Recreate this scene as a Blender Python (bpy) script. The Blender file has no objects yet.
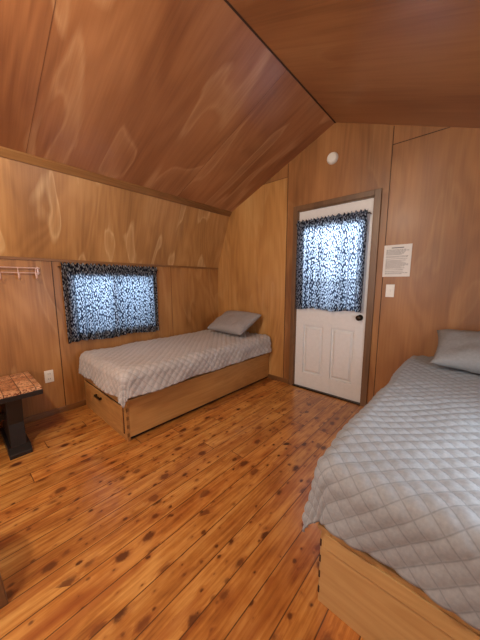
import bpy, bmesh, math, random
from mathutils import Vector, Matrix, noise
random.seed(4)
scene = bpy.context.scene
scene.view_settings.view_transform = 'Standard'
scene.view_settings.exposure = 0.3
COL = scene.collection

# ------------------------------------------------------------------ dims
XL, XR = -2.89, 0.58
YG, YB = 2.72, -1.5
KZ = 1.46
XC, ZC = -2.63, 2.19
XRG, ZRG = -1.19, 2.80
XC2 = 0.32
T = 0.08

# ------------------------------------------------------------------ node helpers
def new_mat(name):
    m = bpy.data.materials.new(name); m.use_nodes = True
    nt = m.node_tree
    for n in list(nt.nodes): nt.nodes.remove(n)
    out = nt.nodes.new('ShaderNodeOutputMaterial')
    b = nt.nodes.new('ShaderNodeBsdfPrincipled')
    nt.links.new(b.outputs[0], out.inputs[0])
    return m, nt, b, out

def N(nt, typ, **kw):
    n = nt.nodes.new(typ)
    for k, v in kw.items():
        setattr(n, k, v)
    return n

def setin(nt, sock, v):
    if isinstance(v, bpy.types.NodeSocket): nt.links.new(v, sock)
    else: sock.default_value = v

def M(nt, op, a, b=0.0, c=None, clamp=False):
    n = N(nt, 'ShaderNodeMath', operation=op); n.use_clamp = clamp
    setin(nt, n.inputs[0], a); setin(nt, n.inputs[1], b)
    if c is not None: setin(nt, n.inputs[2], c)
    return n.outputs[0]

def mixc(nt, f, a, b, mode='MIX'):
    n = N(nt, 'ShaderNodeMix', data_type='RGBA', blend_type=mode)
    setin(nt, n.inputs[0], f); setin(nt, n.inputs[6], a); setin(nt, n.inputs[7], b)
    return n.outputs[2]

def ramp(nt, f, stops):
    n = N(nt, 'ShaderNodeValToRGB')
    el = n.color_ramp.elements
    while len(el) > 1: el.remove(el[-1])
    el[0].position = stops[0][0]; el[0].color = stops[0][1]
    for p, c in stops[1:]:
        e = el.new(p); e.color = c
    nt.links.new(f, n.inputs[0])
    return n.outputs[0]

def c4(r, g, b): return (r, g, b, 1)

def noise_t(nt, vec, scale, detail=3, rough=0.5, dist=0.0):
    n = N(nt, 'ShaderNodeTexNoise')
    nt.links.new(vec, n.inputs['Vector'])
    n.inputs['Scale'].default_value = scale; n.inputs['Detail'].default_value = detail
    n.inputs['Roughness'].default_value = rough; n.inputs['Distortion'].default_value = dist
    return n.outputs[0]

def mapping(nt, vec, scale=(1, 1, 1), loc=(0, 0, 0), rot=(0, 0, 0)):
    n = N(nt, 'ShaderNodeMapping')
    nt.links.new(vec, n.inputs[0])
    n.inputs['Scale'].default_value = scale; n.inputs['Location'].default_value = loc
    n.inputs['Rotation'].default_value = rot
    return n.outputs[0]

def bump(nt, h, strength, dist, b):
    n = N(nt, 'ShaderNodeBump')
    n.inputs['Strength'].default_value = strength; n.inputs['Distance'].default_value = dist
    nt.links.new(h, n.inputs['Height']); nt.links.new(n.outputs[0], b.inputs['Normal'])

def simple(name, col, rough=0.5, metal=0.0, nscale=30, namt=0.12):
    m, nt, b, out = new_mat(name)
    tc = N(nt, 'ShaderNodeTexCoord')
    f = noise_t(nt, tc.outputs['Object'], nscale, 4)
    dark = tuple(c * (1 - namt) for c in col) + (1,)
    lite = tuple(min(1, c * (1 + namt)) for c in col) + (1,)
    nt.links.new(ramp(nt, f, [(0.3, dark), (0.7, lite)]), b.inputs['Base Color'])
    b.inputs['Roughness'].default_value = rough; b.inputs['Metallic'].default_value = metal
    return m

# plywood: UV.x across grain, UV.y along grain (metres)
def plywood(name, dark, mid, light, flare, seed=0.0, rough=0.35, flare_amt=0.5, fscale=1.0, coat=0.12):
    dark, mid, light, flare = [(c[0], c[1] * 1.07, c[2] * 1.15, 1) for c in (dark, mid, light, flare)]
    m, nt, b, out = new_mat(name)
    tc = N(nt, 'ShaderNodeTexCoord')
    uv = mapping(nt, tc.outputs['UV'], loc=(seed, seed * 1.7, seed))
    v1 = mapping(nt, uv, scale=(1.7 * fscale, 0.36 * fscale, 1))
    n1 = noise_t(nt, v1, 1.5, 1.5, 0.4, 0.4)
    bands = M(nt, 'SINE', M(nt, 'MULTIPLY', n1, 75))
    bands = M(nt, 'MULTIPLY_ADD', bands, 0.5, 0.5)
    v2 = mapping(nt, uv, scale=(30, 0.9, 1))
    fine = noise_t(nt, v2, 2.0, 5, 0.6)
    v3 = mapping(nt, uv, scale=(1.9, 0.5, 1))
    big = noise_t(nt, v3, 1.4, 3, 0.5, 0.3)
    mixv = M(nt, 'ADD', M(nt, 'MULTIPLY', bands, 0.06), M(nt, 'ADD', M(nt, 'MULTIPLY', fine, 0.26), M(nt, 'MULTIPLY', big, 0.70)))
    col = ramp(nt, mixv, [(0.36, dark), (0.52, mid), (0.68, light)])
    v4 = mapping(nt, uv, scale=(2.8 * fscale, .65 * fscale, 1), rot=(0, 0, 0.22))
    fl = noise_t(nt, v4, 1.5, 1.6, 0.45, .7)
    edge = ramp(nt, fl, [(0.575, c4(0, 0, 0)), (0.61, c4(1, 1, 1)), (0.64, c4(.5, .5, .5)), (0.72, c4(.15, .15, .15))])
    fade = M(nt, 'MULTIPLY', M(nt, 'MULTIPLY', edge, flare_amt), M(nt, 'MULTIPLY_ADD', fine, 1.4, 0.0), clamp=True)
    col = mixc(nt, fade, col, flare)
    nt.links.new(col, b.inputs['Base Color'])
    b.inputs['Roughness'].default_value = rough
    b.inputs['Coat Weight'].default_value = coat
    b.inputs['Coat Roughness'].default_value = 0.25
    bump(nt, fine, 0.10, 0.002, b)
    return m

mat_wall = plywood('plywood_wall', c4(.22, .085, .022), c4(.38, .16, .043), c4(.50, .235, .07), c4(.64, .36, .14), 0, 0.42, 0.35)
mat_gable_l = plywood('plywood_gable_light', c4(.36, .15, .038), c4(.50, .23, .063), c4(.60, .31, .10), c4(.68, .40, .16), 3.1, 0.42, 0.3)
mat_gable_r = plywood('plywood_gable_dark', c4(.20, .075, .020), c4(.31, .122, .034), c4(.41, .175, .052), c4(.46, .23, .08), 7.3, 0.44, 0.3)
mat_slope = plywood('plywood_slope', c4(.29, .125, .036), c4(.43, .20, .060), c4(.55, .285, .10), c4(.76, .49, .23), 11.9, 0.42, 0.65, 1.2)
mat_ceil = plywood('plywood_ceiling', c4(.22, .075, .028), c4(.34, .127, .046), c4(.44, .18, .068), c4(.62, .33, .15), 5.2, 0.32, 0.6, 0.8, 0.2)
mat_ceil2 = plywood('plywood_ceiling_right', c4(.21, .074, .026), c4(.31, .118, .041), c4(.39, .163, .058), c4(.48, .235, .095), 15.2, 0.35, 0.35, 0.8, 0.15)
mat_pine = plywood('pine_board', c4(.38, .20, .066), c4(.50, .28, .098), c4(.60, .37, .145), c4(.68, .44, .19), 2.2, 0.42, 0.2, 2.0)
mat_pine_l = plywood('pine_board_amber', c4(.38, .165, .046), c4(.50, .24, .070), c4(.60, .31, .10), c4(.66, .38, .14), 4.2, 0.4, 0.2, 2.0)
mat_trim = plywood('trim_wood', c4(.15, .060, .018), c4(.24, .10, .030), c4(.31, .145, .045), c4(.36, .18, .06), 9.2, 0.4, 0.1, 2.0)
mat_jamb = plywood('door_jamb_wood', c4(.11, .052, .022), c4(.17, .082, .034), c4(.22, .11, .05), c4(.26, .14, .06), 19.2, 0.4, 0.1, 2.0)
mat_seam = simple('seam_dark', (.045, .018, .008), 0.8)
mat_seam_soft = simple('seam_soft', (.13, .05, .02), 0.7)
mat_white = simple('white_paint', (.76, .77, .77), 0.35, namt=0.03)
mat_plastic = simple('white_plastic', (.8, .78, .72), 0.3, namt=0.02)
mat_black = simple('black_paint', (.012, .010, .010), 0.35)
mat_metal = simple('dark_bronze', (.05, .035, .025), 0.3, 0.9)
mat_chrome = simple('wire_metal', (.66, .46, .40), 0.3, 0.3)
mat_paper = simple('paper', (.80, .79, .76), 0.7, namt=0.03)
mat_ink = simple('ink', (.16, .16, .17), 0.8)
mat_matt = simple('mattress_fabric', (.55, .55, .55), 0.9)

# floor material
def floor_mat():
    m, nt, b, out = new_mat('pine_floor')
    tc = N(nt, 'ShaderNodeTexCoord')
    sep = N(nt, 'ShaderNodeSeparateXYZ'); nt.links.new(tc.outputs['Object'], sep.inputs[0])
    x, y = sep.outputs[0], sep.outputs[1]
    W = 0.118
    xb = M(nt, 'DIVIDE', M(nt, 'ADD', x, 5.03), W)
    idx = M(nt, 'FLOOR', xb); fx = M(nt, 'FRACT', xb)
    wn = N(nt, 'ShaderNodeTexWhiteNoise', noise_dimensions='1D'); nt.links.new(idx, wn.inputs['W'])
    yo = M(nt, 'ADD', y, M(nt, 'MULTIPLY', wn.outputs[0], 7.0))
    yb = M(nt, 'DIVIDE', yo, 2.9)
    idy = M(nt, 'FLOOR', yb); fy = M(nt, 'FRACT', yb)
    wn2 = N(nt, 'ShaderNodeTexWhiteNoise', noise_dimensions='2D')
    cb = N(nt, 'ShaderNodeCombineXYZ'); nt.links.new(idx, cb.inputs[0]); nt.links.new(idy, cb.inputs[1])
    nt.links.new(cb.outputs[0], wn2.inputs['Vector'])
    r = wn2.outputs[0]
    gx = M(nt, 'ADD', x, M(nt, 'MULTIPLY', r, 13.0)); gy = M(nt, 'ADD', y, M(nt, 'MULTIPLY', r, 29.0))
    g = N(nt, 'ShaderNodeCombineXYZ'); nt.links.new(gx, g.inputs[0]); nt.links.new(gy, g.inputs[1])
    g = g.outputs[0]
    nv = noise_t(nt, mapping(nt, g, scale=(30, 24, 1)), 1.0, 4, .6)
    def knots(sc_, th, amp, off, sharp):
        kv = mapping(nt, g, scale=sc_, loc=off)
        vo = N(nt, 'ShaderNodeTexVoronoi', voronoi_dimensions='2D'); nt.links.new(kv, vo.inputs['Vector']); vo.inputs['Scale'].default_value = 1.0
        sc = N(nt, 'ShaderNodeSeparateColor'); nt.links.new(vo.outputs['Color'], sc.inputs[0])
        dist = M(nt, 'ADD', vo.outputs['Distance'], M(nt, 'MULTIPLY_ADD', nv, 0.34, -0.17))
        size = M(nt, 'MULTIPLY', M(nt, 'SUBTRACT', sc.outputs[0], th, clamp=True), amp)
        kn = M(nt, 'SUBTRACT', size, dist)
        knot = M(nt, 'MULTIPLY', M(nt, 'MULTIPLY', kn, sharp, clamp=True), M(nt, 'MULTIPLY_ADD', sc.outputs[1], .6, .4))
        halo = M(nt, 'MULTIPLY', M(nt, 'ADD', kn, 0.20), 3.0, clamp=True)
        halo = M(nt, 'MULTIPLY', halo, M(nt, 'GREATER_THAN', sc.outputs[0], th + .06))
        return knot, halo
    k1, h1 = knots((11.0, 7.0, 1), .48, .56, (0, 0, 0), 9)
    k2, h2 = knots((21.0, 15.0, 1), .60, .64, (3.7, 8.1, 0), 8)
    knot = M(nt, 'MAXIMUM', k1, k2); halo = M(nt, 'MAXIMUM', h1, M(nt, 'MULTIPLY', h2, .7))
    gd = N(nt, 'ShaderNodeCombineXYZ')
    nt.links.new(M(nt, 'ADD', gx, M(nt, 'MULTIPLY', halo, 0.02)), gd.inputs[0]); nt.links.new(gy, gd.inputs[1])
    n1 = noise_t(nt, mapping(nt, gd.outputs[0], scale=(9.0, .5, 1)), 1.3, 2, 0.5, 0.2)
    bands = M(nt, 'MULTIPLY_ADD', M(nt, 'SINE', M(nt, 'MULTIPLY', n1, 60)), 0.5, 0.5)
    fine = noise_t(nt, mapping(nt, g, scale=(70, 2.5, 1)), 1.5, 4, 0.6)
    big = noise_t(nt, mapping(nt, g, scale=(8, 2.8, 1)), 1.2, 4, .6)
    mv = M(nt, 'ADD', M(nt, 'MULTIPLY', bands, 0.08), M(nt, 'ADD', M(nt, 'MULTIPLY', fine, 0.34), M(nt, 'MULTIPLY', big, 0.62)))
    col = ramp(nt, mv, [(0.36, c4(.29, .095, .019)), (0.5, c4(.52, .22, .047)), (0.64, c4(.70, .37, .105))])
    st = noise_t(nt, mapping(nt, g, scale=(14, 1.3, 1), loc=(5, 2, 0)), 1.2, 3, .5)
    col = mixc(nt, M(nt, 'MULTIPLY', ramp(nt, st, [(.54, c4(0, 0, 0)), (.68, c4(1, 1, 1))]), .55), col, c4(.34, .09, .02))
    tint = ramp(nt, r, [(0, c4(.64, .54, .45)), (0.35, c4(1, .99, .97)), (0.7, c4(.80, .72, .64)), (1, c4(1.0, .90, .82))])
    col = mixc(nt, 1.0, col, tint, 'MULTIPLY')
    col = mixc(nt, M(nt, 'MULTIPLY', halo, 0.6), col, c4(.28, .07, .016))
    col = mixc(nt, M(nt, 'MULTIPLY', knot, 0.92), col, c4(.06, .013, .005))
    gapx = M(nt, 'GREATER_THAN', M(nt, 'ABSOLUTE', M(nt, 'SUBTRACT', fx, 0.5)), 0.5 - 0.020)
    gapy = M(nt, 'GREATER_THAN', M(nt, 'ABSOLUTE', M(nt, 'SUBTRACT', fy, 0.5)), 0.5 - 0.0008)
    gap = M(nt, 'MAXIMUM', gapx, gapy)
    col = mixc(nt, M(nt, 'MULTIPLY', gap, 0.85), col, c4(.07, .02, .006))
    nt.links.new(col, b.inputs['Base Color'])
    b.inputs['Roughness'].default_value = 0.36
    b.inputs['Coat Weight'].default_value = 0.55
    b.inputs['Coat Roughness'].default_value = 0.20
    h = M(nt, 'SUBTRACT', M(nt, 'MULTIPLY', fine, 0.35), gap)
    bump(nt, h, 0.35, 0.002, b)
    return m
mat_floor = floor_mat()

QW = 0.052
def quilt_mat(name, c):
    m, nt, b, out = new_mat(name)
    tc = N(nt, 'ShaderNodeTexCoord')
    sep = N(nt, 'ShaderNodeSeparateXYZ'); nt.links.new(tc.outputs['UV'], sep.inputs[0])
    w = QW
    u = M(nt, 'DIVIDE', M(nt, 'MULTIPLY', M(nt, 'ADD', sep.outputs[0], sep.outputs[1]), .70711), w)
    v = M(nt, 'DIVIDE', M(nt, 'MULTIPLY', M(nt, 'SUBTRACT', sep.outputs[0], sep.outputs[1]), .70711), w)
    su = M(nt, 'ABSOLUTE', M(nt, 'SINE', M(nt, 'MULTIPLY', u, math.pi)))
    sv = M(nt, 'ABSOLUTE', M(nt, 'SINE', M(nt, 'MULTIPLY', v, math.pi)))
    mn = M(nt, 'MINIMUM', su, sv)
    st = ramp(nt, mn, [(0.0, c4(.70, .70, .70)), (0.18, c4(1, 1, 1))])
    f = noise_t(nt, tc.outputs['UV'], 90, 4)
    base = ramp(nt, f, [(0.3, c4(*[k * .9 for k in c])), (0.7, c4(*[k * 1.08 for k in c]))])
    nt.links.new(mixc(nt, 1.0, base, st, 'MULTIPLY'), b.inputs['Base Color'])
    b.inputs['Roughness'].default_value = 0.75
    b.inputs['Sheen Weight'].default_value = 0.1
    bump(nt, f, 0.15, 0.002, b)
    return m
mat_quilt = quilt_mat('quilt_grey', (.46, .435, .42))
mat_quilt2 = quilt_mat('quilt_grey_cool', (.30, .33, .36))
mat_pillow = simple('pillow_cotton', (.32, .30, .295), 0.8, nscale=60, namt=.08)
mat_pillow2 = simple('pillow_cotton_cool', (.27, .275, .28), 0.8, nscale=60, namt=.08)

def curtain_mat():
    m, nt, b, out = new_mat('leaf_print_curtain')
    tc = N(nt, 'ShaderNodeTexCoord')
    uv = tc.outputs['UV']
    def leaf(rot, loc, th, s=(60, 25, 1)):
        warp = mapping(nt, uv, scale=s, rot=(0, 0, rot), loc=loc)
        vo = N(nt, 'ShaderNodeTexVoronoi', voronoi_dimensions='2D'); nt.links.new(warp, vo.inputs['Vector'])
        vo.inputs['Scale'].default_value = 1.0
        vo.inputs['Randomness'].default_value = .8
        return M(nt, 'MULTIPLY', M(nt, 'SUBTRACT', th, vo.outputs['Distance']), 6, clamp=True)
    a = leaf(0.6, (0, 0, 0), .33); c = leaf(-0.7, (3.3, 5.1, 0), .30)
    mask = M(nt, 'MAXIMUM', a, c)
    col = mixc(nt, mask, c4(.010, .012, .024), c4(.46, .49, .54))
    nt.nodes.remove(b)
    d = N(nt, 'ShaderNodeBsdfDiffuse'); nt.links.new(col, d.inputs[0])
    t = N(nt, 'ShaderNodeBsdfTranslucent')
    nt.links.new(mixc(nt, mask, c4(.035, .050, .085), c4(.52, .66, .84)), t.inputs[0])
    mx = N(nt, 'ShaderNodeMixShader'); mx.inputs[0].default_value = 0.6
    nt.links.new(d.outputs[0], mx.inputs[1]); nt.links.new(t.outputs[0], mx.inputs[2])
    nt.links.new(mx.outputs[0], out.inputs[0])
    return m
mat_curtain = curtain_mat()

def glass_mat():
    m, nt, b, out = new_mat('window_glass')
    nt.nodes.remove(b)
    t = N(nt, 'ShaderNodeBsdfTransparent'); g = N(nt, 'ShaderNodeBsdfGlossy'); g.inputs['Roughness'].default_value = 0.02
    f = N(nt, 'ShaderNodeFresnel'); f.inputs[0].default_value = 1.4
    mx = N(nt, 'ShaderNodeMixShader')
    nt.links.new(f.outputs[0], mx.inputs[0]); nt.links.new(t.outputs[0], mx.inputs[1]); nt.links.new(g.outputs[0], mx.inputs[2])
    nt.links.new(mx.outputs[0], out.inputs[0])
    return m
mat_glass = glass_mat()

def block_mat():
    m, nt, b, out = new_mat('mosaic_block_top')
    tc = N(nt, 'ShaderNodeTexCoord')
    v = mapping(nt, tc.outputs['Object'], scale=(11, 11, 11))
    br = N(nt, 'ShaderNodeTexBrick'); nt.links.new(v, br.inputs['Vector'])
    br.offset = 0.0
    br.inputs['Scale'].default_value = 1.0; br.inputs['Brick Width'].default_value = 1.0; br.inputs['Row Height'].default_value = 1.0
    br.inputs['Mortar Size'].default_value = .03
    br.inputs['Color1'].default_value = c4(.78, .47, .26); br.inputs['Color2'].default_value = c4(.52, .24, .11); br.inputs['Mortar'].default_value = c4(.10, .03, .012)
    n = noise_t(nt, tc.outputs['Object'], 45, 3, .6, 1.5)
    k = ramp(nt, n, [(.42, c4(.30, .15, .10)), (.50, c4(1, 1, 1)), (.65, c4(1.0, 1.0, 1.0))])
    nt.links.new(mixc(nt, 1.0, br.outputs[0], k, 'MULTIPLY'), b.inputs['Base Color'])
    b.inputs['Roughness'].default_value = .3
    return m
mat_block = block_mat()

# ------------------------------------------------------------------ mesh helpers
def link(o, parent=None):
    COL.objects.link(o)
    if parent: o.parent = parent
    return o

def empty(name, loc=(0, 0, 0)):
    e = bpy.data.objects.new(name, None); e.location = (0, 0, 0); e.empty_display_size = .1
    COL.objects.link(e); return e

def mk(name, build, mats, parent=None, uvfn=None, smooth=False, bevel=0.0):
    bm = bmesh.new(); build(bm)
    bmesh.ops.recalc_face_normals(bm, faces=bm.faces)
    uvl = bm.loops.layers.uv.verify()
    if uvfn:
        for f in bm.faces:
            for l in f.loops: l[uvl].uv = uvfn(l.vert.co)
    me = bpy.data.meshes.new(name); bm.to_mesh(me); bm.free()
    if not isinstance(mats, (list, tuple)): mats = [mats]
    for m in mats: me.materials.append(m)
    if smooth:
        for p in me.polygons: p.use_smooth = True
    o = bpy.data.objects.new(name, me)
    if bevel:
        bv = o.modifiers.new('b', 'BEVEL'); bv.width = bevel; bv.segments = 2; bv.limit_method = 'ANGLE'
    return link(o, parent)

def box(bm, a, b, mi=0):
    x0, y0, z0 = a; x1, y1, z1 = b
    vs = [bm.verts.new(p) for p in [(x0,y0,z0),(x1,y0,z0),(x1,y1,z0),(x0,y1,z0),(x0,y0,z1),(x1,y0,z1),(x1,y1,z1),(x0,y1,z1)]]
    for q in [(0,3,2,1),(4,5,6,7),(0,1,5,4),(1,2,6,5),(2,3,7,6),(3,0,4,7)]:
        f = bm.faces.new([vs[i] for i in q]); f.material_index = mi

def prism(bm, pts, vec, mi=0):
    v = Vector(vec)
    a = [bm.verts.new(p) for p in pts]; b = [bm.verts.new(Vector(p) + v) for p in pts]
    n = len(pts)
    fs = [bm.faces.new(a), bm.faces.new(b[::-1])]
    for i in range(n):
        fs.append(bm.faces.new([a[i], b[i], b[(i+1) % n], a[(i+1) % n]]))
    for f in fs: f.material_index = mi

def boxes(name, lst, mats, parent=None, uvfn=None, bevel=0.0):
    def bd(bm):
        for t in lst: box(bm, t[0], t[1], t[2] if len(t) > 2 else 0)
    return mk(name, bd, mats, parent, uvfn, False, bevel)

def tube(name, pts, r, mat, parent=None, cyclic=False):
    cu = bpy.data.curves.new(name, 'CURVE'); cu.dimensions = '3D'; cu.bevel_depth = r; cu.bevel_resolution = 3
    cu.use_fill_caps = True
    s = cu.splines.new('POLY'); s.points.add(len(pts) - 1)
    for i, p in enumerate(pts): s.points[i].co = (*p, 1)
    s.use_cyclic_u = cyclic
    cu.materials.append(mat)
    return link(bpy.data.objects.new(name, cu), parent)

uv_xz = lambda c: (c.x, c.z)
uv_yz = lambda c: (c.y, c.z)
uv_zy = lambda c: (c.z + c.x, c.y)
uv_zx = lambda c: (c.z + c.y, c.x)

# ------------------------------------------------------------------ room shell
boxes('floor', [((XL - T, YB - T, -0.06), (XR + T, YG + T, 0))], mat_floor)

WY0, WY1, WZ0, WZ1 = .78, 1.65, .73, 1.34
def side_wall(name, xa, xb):
    boxes(name, [((xa, YB, 0), (xb, WY0, KZ)), ((xa, WY1, 0), (xb, YG, KZ)),
                 ((xa, WY0, 0), (xb, WY1, WZ0)), ((xa, WY0, WZ1), (xb, WY1, KZ))], mat_wall, uvfn=uv_yz)
side_wall('wall_left', XL - T, XL)
side_wall('wall_right', XR, XR + T)

DX0, DX1, DZ = -1.572, -0.780, 2.035
SX0, SX1, SZ = -1.715, -0.665, 2.43
def xz(y, l): return [(x, y, z) for x, z in l]
xs1 = XC + (SZ - ZC) * (XRG - XC) / (ZRG - ZC)
xs2 = XC2 - (SZ - ZC) * (XC2 - XRG) / (ZRG - ZC)
def gable(name, y, ty, door, mats):
    def bd(bm):
        v = (0, ty, 0)
        prism(bm, xz(y, [(XL, 0), (SX0, 0), (SX0, SZ), (xs1, SZ), (XC, ZC), (XL, KZ)]), v, 0)
        prism(bm, xz(y, [(xs1, SZ), (SX0, SZ), (SX1, SZ), (xs2, SZ), (XRG, ZRG)]), v, 2)
        prism(bm, xz(y, [(SX1, 0), (XR, 0), (XR, KZ), (XC2, ZC), (xs2, SZ), (SX1, SZ)]), v, 1)
        if door:
            prism(bm, xz(y, [(SX0, 0), (DX0, 0), (DX0, DZ), (DX1, DZ), (DX1, 0), (SX1, 0), (SX1, SZ), (SX0, SZ)]), v, 2)
        else:
            a, b_, c, d = -1.6, -.78, .9, 1.9
            prism(bm, xz(y, [(SX0, 0), (a, 0), (a, SZ), (SX0, SZ)]), v, 2)
            prism(bm, xz(y, [(b_, 0), (SX1, 0), (SX1, SZ), (b_, SZ)]), v, 2)
            prism(bm, xz(y, [(a, 0), (b_, 0), (b_, c), (a, c)]), v, 2)
            prism(bm, xz(y, [(a, d), (b_, d), (b_, SZ), (a, SZ)]), v, 2)
    mk(name, bd, mats, uvfn=uv_xz)
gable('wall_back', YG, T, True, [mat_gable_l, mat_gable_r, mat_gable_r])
gable('wall_front', YB, -T, False, [mat_wall, mat_wall, mat_wall])

def slope(name, x0, z0, x1, z1, mat):
    d = Vector((x1 - x0, 0, z1 - z0)); L = d.length; n = Vector((-d.z, 0, d.x)).normalized()
    if n.z < 0: n = -n
    def bd(bm):
        prism(bm, [(x0, YB - T, z0), (x1, YB - T, z1), (x1, YG + T, z1), (x0, YG + T, z0)], n * .05)
    mk(name, bd, mat, uvfn=lambda c: (c.y, (Vector((c.x - x0, 0, c.z - z0)).dot(d)) / L))
slope('wall_slope_left', XL, KZ, XC, ZC, mat_slope)
slope('ceiling', XC, ZC, XRG, ZRG, mat_ceil)
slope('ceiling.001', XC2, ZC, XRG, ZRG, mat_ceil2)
slope('wall_slope_right', XR, KZ, XC2, ZC, mat_slope)

tn = [0]
def trim(lst, mat, uvfn=uv_zy, bevel=.002):
    tn[0] += 1
    boxes('trim_%d' % tn[0], lst, mat, uvfn=uvfn, bevel=bevel)
def trim_prism(pts, vec, mat, uvfn=uv_zy):
    tn[0] += 1
    mk('trim_%d' % tn[0], lambda bm: prism(bm, pts, vec), mat, uvfn=uvfn)
Ly = YG - YB
trim_prism([(XC - .020, YB, ZC - .045), (XC - .004, YB, ZC - .045), (XC + .03, YB, ZC + .0), (XC + .03, YB, ZC + .013), (XC, YB, ZC)], (0, Ly, 0), mat_trim)
trim_prism([(XC2 + .020, YB, ZC - .045), (XC2 + .004, YB, ZC - .045), (XC2 - .03, YB, ZC + .0), (XC2 - .03, YB, ZC + .013), (XC2, YB, ZC)], (0, Ly, 0), mat_trim)
trim([((XL, YB, KZ - .022), (XL + .012, YG, KZ + .0))], mat_trim)
trim([((XR - .012, YB, KZ - .022), (XR, YG, KZ + .0))], mat_trim)
trim_prism([(XRG - .007, YB, ZRG - .0045), (XRG + .007, YB, ZRG - .0045), (XRG, YB, ZRG - .0005)], (0, Ly, 0), mat_seam)
trim([((SX0 - .0025, YG - .003, 0), (SX0 + .0025, YG, 2.57))], mat_seam, bevel=0)
trim([((SX1 - .0025, YG - .003, 0), (SX1 + .0025, YG, 2.58))], mat_seam, bevel=0)
trim([((xs1, YG - .003, SZ - .0025), (SX0, YG, SZ + .0025))], mat_seam_soft, bevel=0)
trim([((SX1, YG - .003, SZ - .0025), (xs2, YG, SZ + .0025))], mat_seam, bevel=0)
trim([((XL, .655, 0), (XL + .003, .660, KZ - .022))], mat_seam, bevel=0)
trim([((XL, 1.905, 0), (XL + .002, 1.909, KZ - .022))], mat_seam_soft, bevel=0)
def sl_seam(y, x0, z0, x1, z1):
    trim_prism([(x0, y, z0), (x1, y, z1), (x1, y, z1 - .001), (x0, y, z0 - .001)], (0, .002, 0), mat_seam_soft)
for y in (.50, 1.84): sl_seam(y, XC + .03, ZC + .0127, XRG, ZRG)
boxes('baseboard_left', [((XL, YB, 0), (XL + .012, YG, .055))], mat_trim, uvfn=uv_zy, bevel=.003)
boxes('baseboard_right', [((XR - .012, YB, 0), (XR, YG, .055))], mat_trim, uvfn=uv_zy, bevel=.003)
boxes('baseboard_back', [((XL + .012, YG - .012, 0), (DX0 - .06, YG, .055)), ((DX1 + .06, YG - .012, 0), (XR - .012, YG, .055))], mat_trim, uvfn=uv_zx, bevel=.003)

# ------------------------------------------------------------------ windows
def window(name, xa, xb, y0, y1, z0, z1):
    e = empty(name)
    f = .03
    xm = (xa + xb) / 2
    boxes('frame', [((xa, y0, z0), (xb, y0 + f, z1)), ((xa, y1 - f, z0), (xb, y1, z1)),
                    ((xa, y0 + f, z0), (xb, y1 - f, z0 + f)), ((xa, y0 + f, z1 - f), (xb, y1 - f, z1)),
                    ((xm - .015, (y0 + y1) / 2 - .015, z0 + f), (xm + .015, (y0 + y1) / 2 + .015, z1 - f))], mat_white, e, bevel=.003)
    boxes('glass', [((xm - .003, y0 + f, z0 + f), (xm + .003, y1 - f, z1 - f))], mat_glass, e)
window('window_1', XL - T, XL, WY0, WY1, WZ0, WZ1)
window('window_2', XR, XR + T, WY0, WY1, WZ0, WZ1)
e = empty('added_window')  # unseen window added behind the camera to help light the room
boxes('frame', [((-1.6, YB - T, .9), (-1.56, YB, 1.9)), ((-.82, YB - T, .9), (-.78, YB, 1.9)), ((-1.56, YB - T, .9), (-.82, YB, .94)), ((-1.56, YB - T, 1.86), (-.82, YB, 1.9)), ((-1.56, YB - .05, 1.39), (-.82, YB - .03, 1.42))], mat_white, e, bevel=.003)
boxes('glass', [((-1.56, YB - .045, .94), (-.82, YB - .04, 1.86))], mat_glass, e)

def curtain(name, origin, du, nrm, W, H, folds, amp, parent=None, seed=0):
    e = parent or empty(name)
    o = Vector(origin); du = Vector(du); nrm = Vector(nrm)
    nu, nv = 240, 70
    bm = bmesh.new(); uvl = bm.loops.layers.uv.verify()
    grid = []; uvd = {}
    for j in range(nv + 1):
        v = j / nv
        row = []
        for i in range(nu + 1):
            u = i / nu
            ph = u * folds * 2 * math.pi + 1.3 * math.sin(u * 9 + seed) + .6 * math.sin(u * 23 + seed * 2 + v * 1.2)
            a = amp * (.55 + .45 * v) * (1 + .35 * math.sin(u * 14 + seed))
            off = a * math.sin(ph) + .010 + amp
            rz = -v * H + .010 * math.sin(u * 12 + seed) * v
            if v < .10:
                # gathered heading above the rod pocket
                k = math.sin(v / .10 * math.pi)
                off = amp + .012 + a * .9 * math.sin(ph * 2) * (1 - .4 * k) + .012 * k
                rz += .009 * math.sin(ph * 2 + 1) * (1 - v / .10)
            p = o + du * (u * W) + Vector((0, 0, rz)) + nrm * off
            vt = bm.verts.new(p); row.append(vt); uvd[vt] = (u * W * 1.5, v * H)
        grid.append(row)
    for j in range(nv):
        for i in range(nu):
            f = bm.faces.new([grid[j][i], grid[j][i+1], grid[j+1][i+1], grid[j+1][i]]); f.smooth = True
            for l in f.loops: l[uvl].uv = uvd[l.vert]
    me = bpy.data.meshes.new('cloth'); bm.to_mesh(me); bm.free(); me.materials.append(mat_curtain)
    link(bpy.data.objects.new('cloth', me), e)
    a = o + nrm * (amp + .012) + Vector((0, 0, -.035))
    p0 = a - du * .015; p1 = a + du * (W + .015)
    tube('rod', [p0 - nrm * (amp + .012), p0, p1, p1 - nrm * (amp + .012)], .005, mat_metal, e)
    return e
curtain('window_curtain', (XL, .72, 1.425), (0, 1, 0), (1, 0, 0), .97, .755, 13, .019)
curtain('window_curtain', (XR, .72, 1.425), (0, 1, 0), (-1, 0, 0), .97, .755, 13, .014, seed=2)

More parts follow.
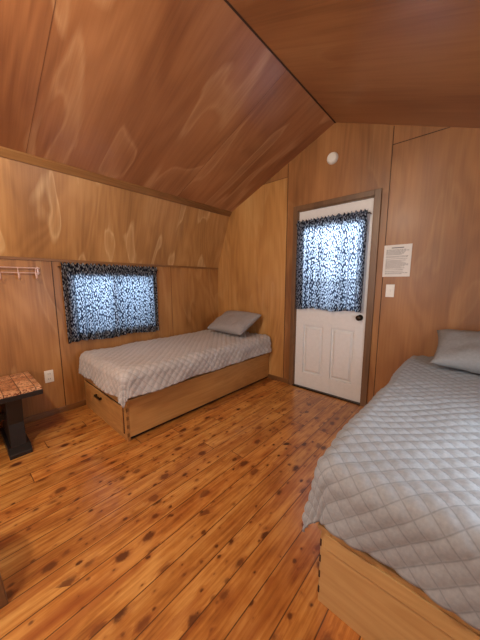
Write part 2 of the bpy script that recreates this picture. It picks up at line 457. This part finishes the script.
# ------------------------------------------------------------------ door
door = empty('door_1')
dx0, dx1 = DX0 + .010, DX1 - .010
dz0, dz1 = .015, DZ - .012
dyf, dyb = YG + .012, YG + .055
px = [(dx0 + .10, (dx0 + dx1) / 2 - .045), ((dx0 + dx1) / 2 + .045, dx1 - .10)]
lz0, lz1, lx0, lx1 = .99, 1.82, dx0 + .09, dx1 - .09
def door_b(bm):
    B = lambda x0, z0, x1, z1, f=dyf: box(bm, (x0, f, z0), (x1, dyb, z1))
    B(dx0, dz0, px[0][0], .80); B(px[0][1], dz0, px[1][0], .80); B(px[1][1], dz0, dx1, .80)
    for a, b_ in px:
        B(a, dz0, b_, .19); B(a, .76, b_, .80)
        B(a, .19, b_, .76, dyf + .020)
        q = .03
        f0 = [(a + q*.6, dyf + .020, .19 + q*.6), (b_ - q*.6, dyf + .020, .19 + q*.6), (b_ - q*.6, dyf + .020, .76 - q*.6), (a + q*.6, dyf + .020, .76 - q*.6)]
        f1 = [(a + q*1.3, dyf + .002, .19 + q*1.3), (b_ - q*1.3, dyf + .002, .19 + q*1.3), (b_ - q*1.3, dyf + .002, .76 - q*1.3), (a + q*1.3, dyf + .002, .76 - q*1.3)]
        A = [bm.verts.new(p) for p in f0]; C = [bm.verts.new(p) for p in f1]
        bm.faces.new(C); bm.faces.new(A[::-1])
        for i in range(4): bm.faces.new([A[i], A[(i+1) % 4], C[(i+1) % 4], C[i]])
    B(dx0, .80, dx1, lz0); B(dx0, lz1, dx1, dz1)
    B(dx0, lz0, lx0, lz1); B(lx1, lz0, dx1, lz1)
    m = .025; y = dyf - .008
    for x0, z0, x1, z1 in [(lx0 - m, lz0 - m, lx1 + m, lz0), (lx0 - m, lz1, lx1 + m, lz1 + m), (lx0 - m, lz0, lx0, lz1), (lx1, lz0, lx1 + m, lz1)]:
        box(bm, (x0, y, z0), (x1, dyf + .002, z1))
    for k in (1, 2):
        zz = lz0 + (lz1 - lz0) * k / 3; box(bm, (lx0, dyf + .01, zz - .008), (lx1, dyf + .03, zz + .008))
        xx = lx0 + (lx1 - lx0) * k / 3; box(bm, (xx - .008, dyf + .01, lz0), (xx + .008, dyf + .03, lz1))
mk('slab', door_b, mat_white, door, bevel=.002)
boxes('glass', [((lx0, dyf + .018, lz0), (lx1, dyf + .022, lz1))], mat_glass, door)
boxes('jambs', [((DX0, YG, 0), (dx0 - .002, YG + T, DZ)), ((dx1 + .002, YG, 0), (DX1, YG + T, DZ)), ((DX0, YG, dz1 + .002), (DX1, YG + T, DZ))], mat_jamb, door, uvfn=uv_xz)
boxes('casing', [((DX0 - .052, YG - .018, 0), (DX0, YG - .0005, DZ + .052)), ((DX1, YG - .018, 0), (DX1 + .058, YG - .0005, DZ + .052)), ((DX0, YG - .018, DZ), (DX1, YG - .0005, DZ + .052))], mat_jamb, door, uvfn=uv_xz, bevel=.003)
boxes('threshold', [((DX0, YG - .02, 0), (DX1, YG + T, .014))], mat_metal, door, bevel=.003)
def knob_b(bm):
    kx, kz = dx1 - .055, .90
    def ring(y, r): return [bm.verts.new((kx + r * math.cos(t * math.pi / 10), y, kz + r * math.sin(t * math.pi / 10))) for t in range(20)]
    prof = [(dyf + .001, .030), (dyf - .006, .030), (dyf - .010, .012), (dyf - .030, .012), (dyf - .036, .024), (dyf - .050, .028), (dyf - .060, .020), (dyf - .063, .004)]
    rs = [ring(*p) for p in prof]
    for a, b_ in zip(rs, rs[1:]):
        for i in range(20): bm.faces.new([a[i], a[(i+1) % 20], b_[(i+1) % 20], b_[i]])
    bm.faces.new(rs[0]); bm.faces.new(rs[-1])
mk('knob', knob_b, mat_metal, door, smooth=True)
curtain('door_curtain', (-1.56, dyf - .008, 1.92), (1, 0, 0), (0, -1, 0), .74, .965, 9, .026, parent=None, seed=4)

# ------------------------------------------------------------------ quilt
def quilt(name, x0, x1, y0, y1, ztop, drop, open_left, mat, parent, seed):
    r = .075; arc = r * math.pi / 2
    cx0, cx1, cy0, cy1 = x0 + r, x1 - r, y0 + r, y1 - .02
    ext = arc + drop
    s0 = cx0 - (ext if open_left else arc * .95); s1 = cx1 + (arc * .95 if open_left else ext)
    t0 = cy0 - ext; t1 = cy1
    st = .0082
    ns = int((s1 - s0) / st); ntt = int((t1 - t0) / st)
    w = QW
    bm = bmesh.new(); uvl = bm.loops.layers.uv.verify(); grid = []; uvd = {}
    for j in range(ntt + 1):
        t = t0 + (t1 - t0) * j / ntt; row = []
        for i in range(ns + 1):
            s = s0 + (s1 - s0) * i / ns
            qx = min(max(s, cx0), cx1); qy = min(max(t, cy0), cy1)
            dx, dy = s - qx, t - qy
            d = (abs(dx) ** 2.6 + abs(dy) ** 2.6) ** (1 / 2.6)
            e2 = math.hypot(dx, dy)
            ux, uy = (dx / e2, dy / e2) if e2 > 1e-9 else (0, 0)
            if d < arc:
                th = d / r; ou = r * math.sin(th); dn = r * (1 - math.cos(th))
            else:
                th = math.pi / 2; dn = r + (d - arc)
                hang = d - arc
                wav = noise.noise(Vector((s * 5 + seed, t * 5, 0.3)))
                ou = r + hang * (.10 + .25 * wav)
            n = Vector((ux * math.sin(th), uy * math.sin(th), math.cos(th)))
            u = (s + t) * .70711 / w; v = (s - t) * .70711 / w
            puff = (abs(math.sin(math.pi * u)) * abs(math.sin(math.pi * v))) ** .5 * .0085
            low = noise.noise(Vector((s * 3 + seed, t * 3, 1.7))) * .015 + noise.noise(Vector((s * 9 + seed, t * 7, 4.7))) * .009
            p = Vector((qx + ux * ou, qy + uy * ou, ztop - dn)) + n * (puff + low)
            vt = bm.verts.new(p); row.append(vt); uvd[vt] = (s, t)
        grid.append(row)
    for j in range(ntt):
        for i in range(ns):
            f = bm.faces.new([grid[j][i], grid[j][i+1], grid[j+1][i+1], grid[j+1][i]]); f.smooth = True
            for l in f.loops: l[uvl].uv = uvd[l.vert]
    me = bpy.data.meshes.new('quilt'); bm.to_mesh(me); bm.free(); me.materials.append(mat)
    o = bpy.data.objects.new('quilt', me)
    so = o.modifiers.new('s', 'SOLIDIFY'); so.thickness = .008; so.offset = -1
    link(o, parent)

def bed(x0, x1, y0, open_left, ztop, drop, mat, seed, pine):
    e = empty('twin_bed')
    y1 = YG - .015; H = .325; th = .022
    xs = x0 if open_left else x1 - th
    xw = x1 - th if open_left else x0
    boxes('side_board', [((xs, y0 + th, .03), (xs + th, y1, H)), ((xw, y0 + th, .03), (xw + th, y1, H))], pine, e, uvfn=uv_zy, bevel=.002)
    boxes('foot_board', [((x0, y0, .0), (x1, y0 + th, H))], pine, e, uvfn=uv_zx, bevel=.002)
    boxes('plinth', [((x0 + .03, y0 + th, 0), (x1 - .03, y1, .03))], mat_black, e)
    boxes('slat_deck', [((x0 + th, y0 + th, H - .03), (x1 - th, y1, H - .012))], pine, e, uvfn=uv_zy)
    if open_left:
        tr = [((x0 - .010, y0 - .010, H), (x0 + .045, y1, H + .02)), ((x0 + .045, y0 - .010, H), (x1, y0 + .045, H + .02))]
    else:
        tr = [((x1 - .045, y0 - .010, H), (x1 + .010, y1, H + .02)), ((x0, y0 - .010, H), (x1 - .045, y0 + .045, H + .02))]
    boxes('top_rail', tr, pine, e, uvfn=uv_zy, bevel=.003)
    if not open_left:
        d0, d1 = x0 + .05, x1 - .05
        boxes('drawer_gap', [((d0, y0 - .002, .050), (d1, y0 + .001, .285))], mat_seam, e)
        boxes('drawer_front', [((d0 + .008, y0 - .012, .058), (d1 - .008, y0 - .001, .277))], pine, e, uvfn=uv_zx, bevel=.003)
        xm = (x0 + x1) / 2 - .05
        boxes('drawer_pull', [((xm - .06, y0 - .036, .215), (xm + .06, y0 - .026, .235)), ((xm - .06, y0 - .028, .215), (xm - .046, y0 - .011, .235)), ((xm + .046, y0 - .028, .215), (xm + .06, y0 - .011, .235))], mat_metal, e, bevel=.002)
    else:
        boxes('foot_batten', [((x0 + .02, y0 - .014, .265), (x1, y0 - .0005, H))], pine, e, uvfn=uv_zx, bevel=.003)
        boxes('batten_shadow_gap', [((x0 + .02, y0 - .003, .259), (x1, y0 - .0004, .265))], mat_seam, e)
    fj = []
    for k in range(4):
        z = .04 + k * .070
        xa = x0 if open_left else x1
        fj.append(((xa - .0012, y0 - .0012, z), (xa + .0012, y0 + .016, z + .030)))
        if open_left: fj.append(((xa - .0012, y0 - .0015, z), (xa + .005, y0 + .002, z + .030)))
        else: fj.append(((xa - .005, y0 - .0015, z), (xa + .0012, y0 + .002, z + .030)))
    boxes('finger_joints', fj, mat_seam if open_left else mat_trim, e)
    boxes('mattress', [((x0 + .03, y0 + .03, H + .02), (x1 - .03, y1, ztop - .025))], mat_matt, e, bevel=.03)
    quilt('quilt', x0 - (.045 if open_left else -.01), x1 + (-.01 if open_left else .035), y0 - .038, y1, ztop, drop, open_left, mat, e, seed)
    return e
bed(XL + .02, -1.935, .83, False, .575, .125, mat_quilt, 1.0, mat_pine_l)
bed(-.355, XR - .02, .855, True, .615, .15, mat_quilt2, 6.0, mat_pine)

# ------------------------------------------------------------------ pillows
def pillow(loc, W, L, Th, tilt, yaw, mat, seed):
    bm = bmesh.new(); n = 40
    g = {}
    for sgn in (1, -1):
        for j in range(n + 1):
            for i in range(n + 1):
                u = i / n * 2 - 1; v = j / n * 2 - 1
                k = max(0, (1 - abs(u) ** 2.6)) ** .5 * max(0, (1 - abs(v) ** 2.6)) ** .5
                pin = 1 - .07 * (1 - abs(v) ** 2) * (abs(u) ** 4); pin2 = 1 - .07 * (1 - abs(u) ** 2) * (abs(v) ** 4)
                border = (i in (0, n) or j in (0, n))
                if sgn == -1 and border: g[(sgn, i, j)] = g[(1, i, j)]; continue
                nz = noise.noise(Vector((u * 2 + seed, v * 2, sgn))) * .022 * k + noise.noise(Vector((u * 6 + seed, v * 3, sgn))) * .010 * k
                g[(sgn, i, j)] = bm.verts.new((u * W / 2 * pin, v * L / 2 * pin2, sgn * (Th / 2 * k ** .85) + nz))
    for sgn in (1, -1):
        for j in range(n):
            for i in range(n):
                q = [g[(sgn, i, j)], g[(sgn, i+1, j)], g[(sgn, i+1, j+1)], g[(sgn, i, j+1)]]
                if sgn < 0: q = q[::-1]
                f = bm.faces.new(q); f.smooth = True
    me = bpy.data.meshes.new('pillow'); bm.to_mesh(me); bm.free(); me.materials.append(mat)
    o = bpy.data.objects.new('pillow', me)
    o.location = loc; o.rotation_euler = (tilt, 0, yaw)
    link(o)
pillow((-2.32, 2.45, .74), .64, .44, .15, math.radians(28), math.radians(-3), mat_pillow, 1)
pillow((.14, 2.47, .77), .70, .44, .17, math.radians(24), math.radians(2), mat_pillow2, 5)

# ------------------------------------------------------------------ bench at left
b = empty('side_bench')
bx0, bx1, by0, by1, bz = XL + .02, -2.37, -.75, .40, .475
boxes('top', [((bx0, by0, bz - .025), (bx1, by1, bz))], mat_block, b, bevel=.004)
boxes('edge', [((bx0 - .003, by0 - .004, bz - .06), (bx1 + .004, by1 + .004, bz - .025))], mat_black, b, bevel=.003)
for k, yy in enumerate((by0 + .08, by1 - .21)):
    def lg(bm, yy=yy):
        prism(bm, [(bx0 + .04, yy, .05), (bx1 - .03, yy, .05), (bx1 - .06, yy, .22), (bx1 - .02, yy, bz - .06), (bx0 + .03, yy, bz - .06), (bx0 + .085, yy, .22)], (0, .09, 0))
        prism(bm, [(bx0 + .02, yy - .02, 0), (bx1 + .03, yy - .02, 0), (bx1 + .03, yy - .02, .03), (bx1 - .03, yy - .02, .06), (bx0 + .05, yy - .02, .06), (bx0 + .02, yy - .02, .03)], (0, .13, 0))
    mk('leg_%d' % (k + 1), lg, mat_black, b, bevel=.003)
boxes('stretcher', [(((bx0 + bx1) / 2 - .02, by0 + .16, .2), ((bx0 + bx1) / 2 + .02, by1 - .20, .26))], mat_black, b)

# ------------------------------------------------------------------ dark stool at the lower left, only its edge shows
st = empty('wooden_stool')
cx_, cy_ = -1.42, -.14
for k, (sx, sy) in enumerate(((1, 1), (-1, 1), (-1, -1), (1, -1))):
    def lg2(bm, sx=sx, sy=sy):
        a = [(cx_ + sx * .15 + q[0], cy_ + sy * .15 + q[1], 0) for q in ((-.02, -.02), (.02, -.02), (.02, .02), (-.02, .02))]
        prism(bm, a, (-sx * .03, -sy * .03, .42))
    mk('leg_%d' % (k + 1), lg2, mat_jamb, st, uvfn=uv_xz, bevel=.003)
def seat(bm):
    rs = [[bm.verts.new((cx_ + rr * math.cos(t * math.pi / 16), cy_ + rr * math.sin(t * math.pi / 16), z)) for t in range(32)] for z, rr in ((.42, .165), (.425, .175), (.445, .175), (.45, .165))]
    for a, c in zip(rs, rs[1:]):
        for i in range(32): bm.faces.new([a[i], a[(i+1) % 32], c[(i+1) % 32], c[i]])
    bm.faces.new(rs[0]); bm.faces.new(rs[-1])
mk('seat', seat, mat_jamb, st, uvfn=lambda c: (c.x, c.y))
boxes('rungs', [((cx_ - .13, cy_ + .12, .15), (cx_ + .13, cy_ + .14, .17)), ((cx_ - .13, cy_ - .14, .15), (cx_ + .13, cy_ - .12, .17)), ((cx_ - .14, cy_ - .13, .2), (cx_ - .12, cy_ + .13, .22)), ((cx_ + .12, cy_ - .13, .2), (cx_ + .14, cy_ + .13, .22))], mat_jamb, st, uvfn=uv_xz)

# ------------------------------------------------------------------ coat rack
r = empty('coat_rack')
zr = 1.372
tube('rail_top', [(XL + .022, -.1, zr), (XL + .022, .56, zr)], .005, mat_chrome, r)
tube('rail_bottom', [(XL + .022, -.1, zr - .042), (XL + .022, .56, zr - .042)], .004, mat_chrome, r)
for k in range(6):
    y = -.06 + k * .118
    tube('hook_%d' % (k + 1), [(XL + .022, y, zr)] + [(XL + .026, y, zr - .06)] + [(XL + .047 - .022 * math.cos(a), y, zr - .075 - .022 * math.sin(a)) for a in [0, .6, 1.2, 1.8, 2.4, 3.0]] + [(XL + .072, y, zr - .05)], .004, mat_chrome, r)
for k, y in enumerate((-.09, .25, .54)):
    boxes('bracket_%d' % (k + 1), [((XL, y, zr - .055), (XL + .018, y + .012, zr + .01))], mat_chrome, r)

# ------------------------------------------------------------------ small wall items
s = empty('smoke_detector')
def disc(bm, cx, cz, prof, seg=32):
    rs = []
    for y, rr in prof:
        rs.append([bm.verts.new((cx + rr * math.cos(t * 2 * math.pi / seg), y, cz + rr * math.sin(t * 2 * math.pi / seg))) for t in range(seg)])
    for a, c in zip(rs, rs[1:]):
        for i in range(seg): bm.faces.new([a[i], a[(i+1) % seg], c[(i+1) % seg], c[i]])
    bm.faces.new(rs[0]); bm.faces.new(rs[-1])
mk('body', lambda bm: disc(bm, -1.2, 2.475, [(YG - .0005, .056), (YG - .012, .056), (YG - .016, .053), (YG - .030, .047), (YG - .036, .036), (YG - .037, .02)]), mat_plastic, s)
mk('vent_ring', lambda bm: disc(bm, -1.2, 2.475, [(YG - .013, .054), (YG - .0155, .054)]), mat_ink, s)

p = empty('notice_sheet')
nx0, nx1, nz0, nz1 = -.668, -.452, 1.30, 1.58
boxes('paper', [((nx0, YG - .004, nz0), (nx1, YG - .001, nz1))], mat_paper, p)
random.seed(11)
lines = []
lines.append(((nx0 + .06, YG - .0048, nz1 - .030), (nx1 - .06, YG - .004, nz1 - .022)))
z = nz1 - .045
while z > nz0 + .02:
    x = nx0 + .02
    xe = nx1 - .02 - random.random() * .06
    while x < xe:
        w = random.uniform(.008, .022)
        lines.append(((x, YG - .0048, z), (min(x + w, nx1 - .015), YG - .004, z + .0035)))
        x += w + .004
    z -= random.choice([.0085, .0085, .014])
boxes('print', lines, mat_ink, p)

sw = empty('light_switch')
boxes('plate', [((-.63, YG - .006, 1.115), (-.56, YG - .0005, 1.23))], mat_plastic, sw, bevel=.002)
boxes('toggle', [((-.600, YG - .016, 1.163), (-.590, YG - .006, 1.185))], mat_plastic, sw, bevel=.001)
ot = empty('wall_outlet')
boxes('plate', [((XL + .0005, .515, .325), (XL + .006, .585, .44))], mat_plastic, ot, bevel=.002)
boxes('sockets', [((XL + .006, .533, .342), (XL + .008, .567, .374)), ((XL + .006, .533, .391), (XL + .008, .567, .423))], mat_plastic, ot, bevel=.001)
boxes('slots', [((XL + .008, yy, zz), (XL + .0085, yy + .003, zz + .012)) for yy in (.541, .556) for zz in (.353, .402)], mat_black, ot)

# ------------------------------------------------------------------ ceiling lamp (behind camera, pendant from the ridge)
lm = empty('ceiling_lamp')
lx, ly = XRG, -.45
def lamp_b(bm):
    prof = [(ZRG - .04, .05), (ZRG - .055, .07), (ZRG - .07, .07), (ZRG - .075, .012), (ZRG - .27, .012), (ZRG - .275, .03), (ZRG - .31, .03)]
    rs = [[bm.verts.new((lx + rr * math.cos(t * math.pi / 12), ly + rr * math.sin(t * math.pi / 12), zz)) for t in range(24)] for zz, rr in prof]
    for a, c in zip(rs, rs[1:]):
        for i in range(24): bm.faces.new([a[i], a[(i+1) % 24], c[(i+1) % 24], c[i]])
    bm.faces.new(rs[0]); bm.faces.new(rs[-1])
mk('canopy', lamp_b, mat_metal, lm)

def light(name, typ, loc, energy, col, size=None, rot=None, sy=None, parent=None):
    l = bpy.data.lights.new(name, typ); l.energy = energy; l.color = col
    if typ == 'AREA':
        l.shape = 'RECTANGLE'; l.size = size; l.size_y = sy or size
    elif size is not None: l.shadow_soft_size = size
    o = bpy.data.objects.new(name, l); o.location = loc
    if rot: o.rotation_euler = rot
    link(o, parent)
    return o
light('bulb', 'POINT', (lx, ly, ZRG - .40), 74, (1.0, .88, .70), .07, parent=lm)
light('daylight_right', 'AREA', (XR - .06, 1.21, 1.05), 10, (.88, .94, 1.0), .8, (0, math.radians(90), 0), .6)
light('fill_front', 'AREA', (-1.19, YB + .02, 1.4), 15, (1, .97, .94), .75, (math.radians(90), 0, 0), .9)  # added fill lamp at the made-up window behind the camera
light('daylight_left', 'AREA', (XL - .35, 1.21, 1.45), 26, (.80, .90, 1.0), 1.0, (0, math.radians(-75), 0), .9)
light('daylight_door', 'AREA', (-1.175, YG + .35, 1.75), 48, (.90, .95, 1.0), .8, (math.radians(-70), 0, 0), 1.0)

w = bpy.data.worlds.new('sky'); scene.world = w; w.use_nodes = True
bg = w.node_tree.nodes['Background']
bg.inputs[0].default_value = (.70, .84, 1.0, 1); bg.inputs[1].default_value = 1.2

# ------------------------------------------------------------------ camera
cam = bpy.data.cameras.new('camera'); co = bpy.data.objects.new('camera', cam); COL.objects.link(co)
cam.sensor_fit = 'VERTICAL'; cam.sensor_height = 32; cam.sensor_width = 24; cam.lens = 13.1
cam.clip_start = .02
co.location = (0, 0, 1.25)
co.rotation_euler = (math.radians(90 - 8.2), 0, math.radians(42))
scene.camera = co
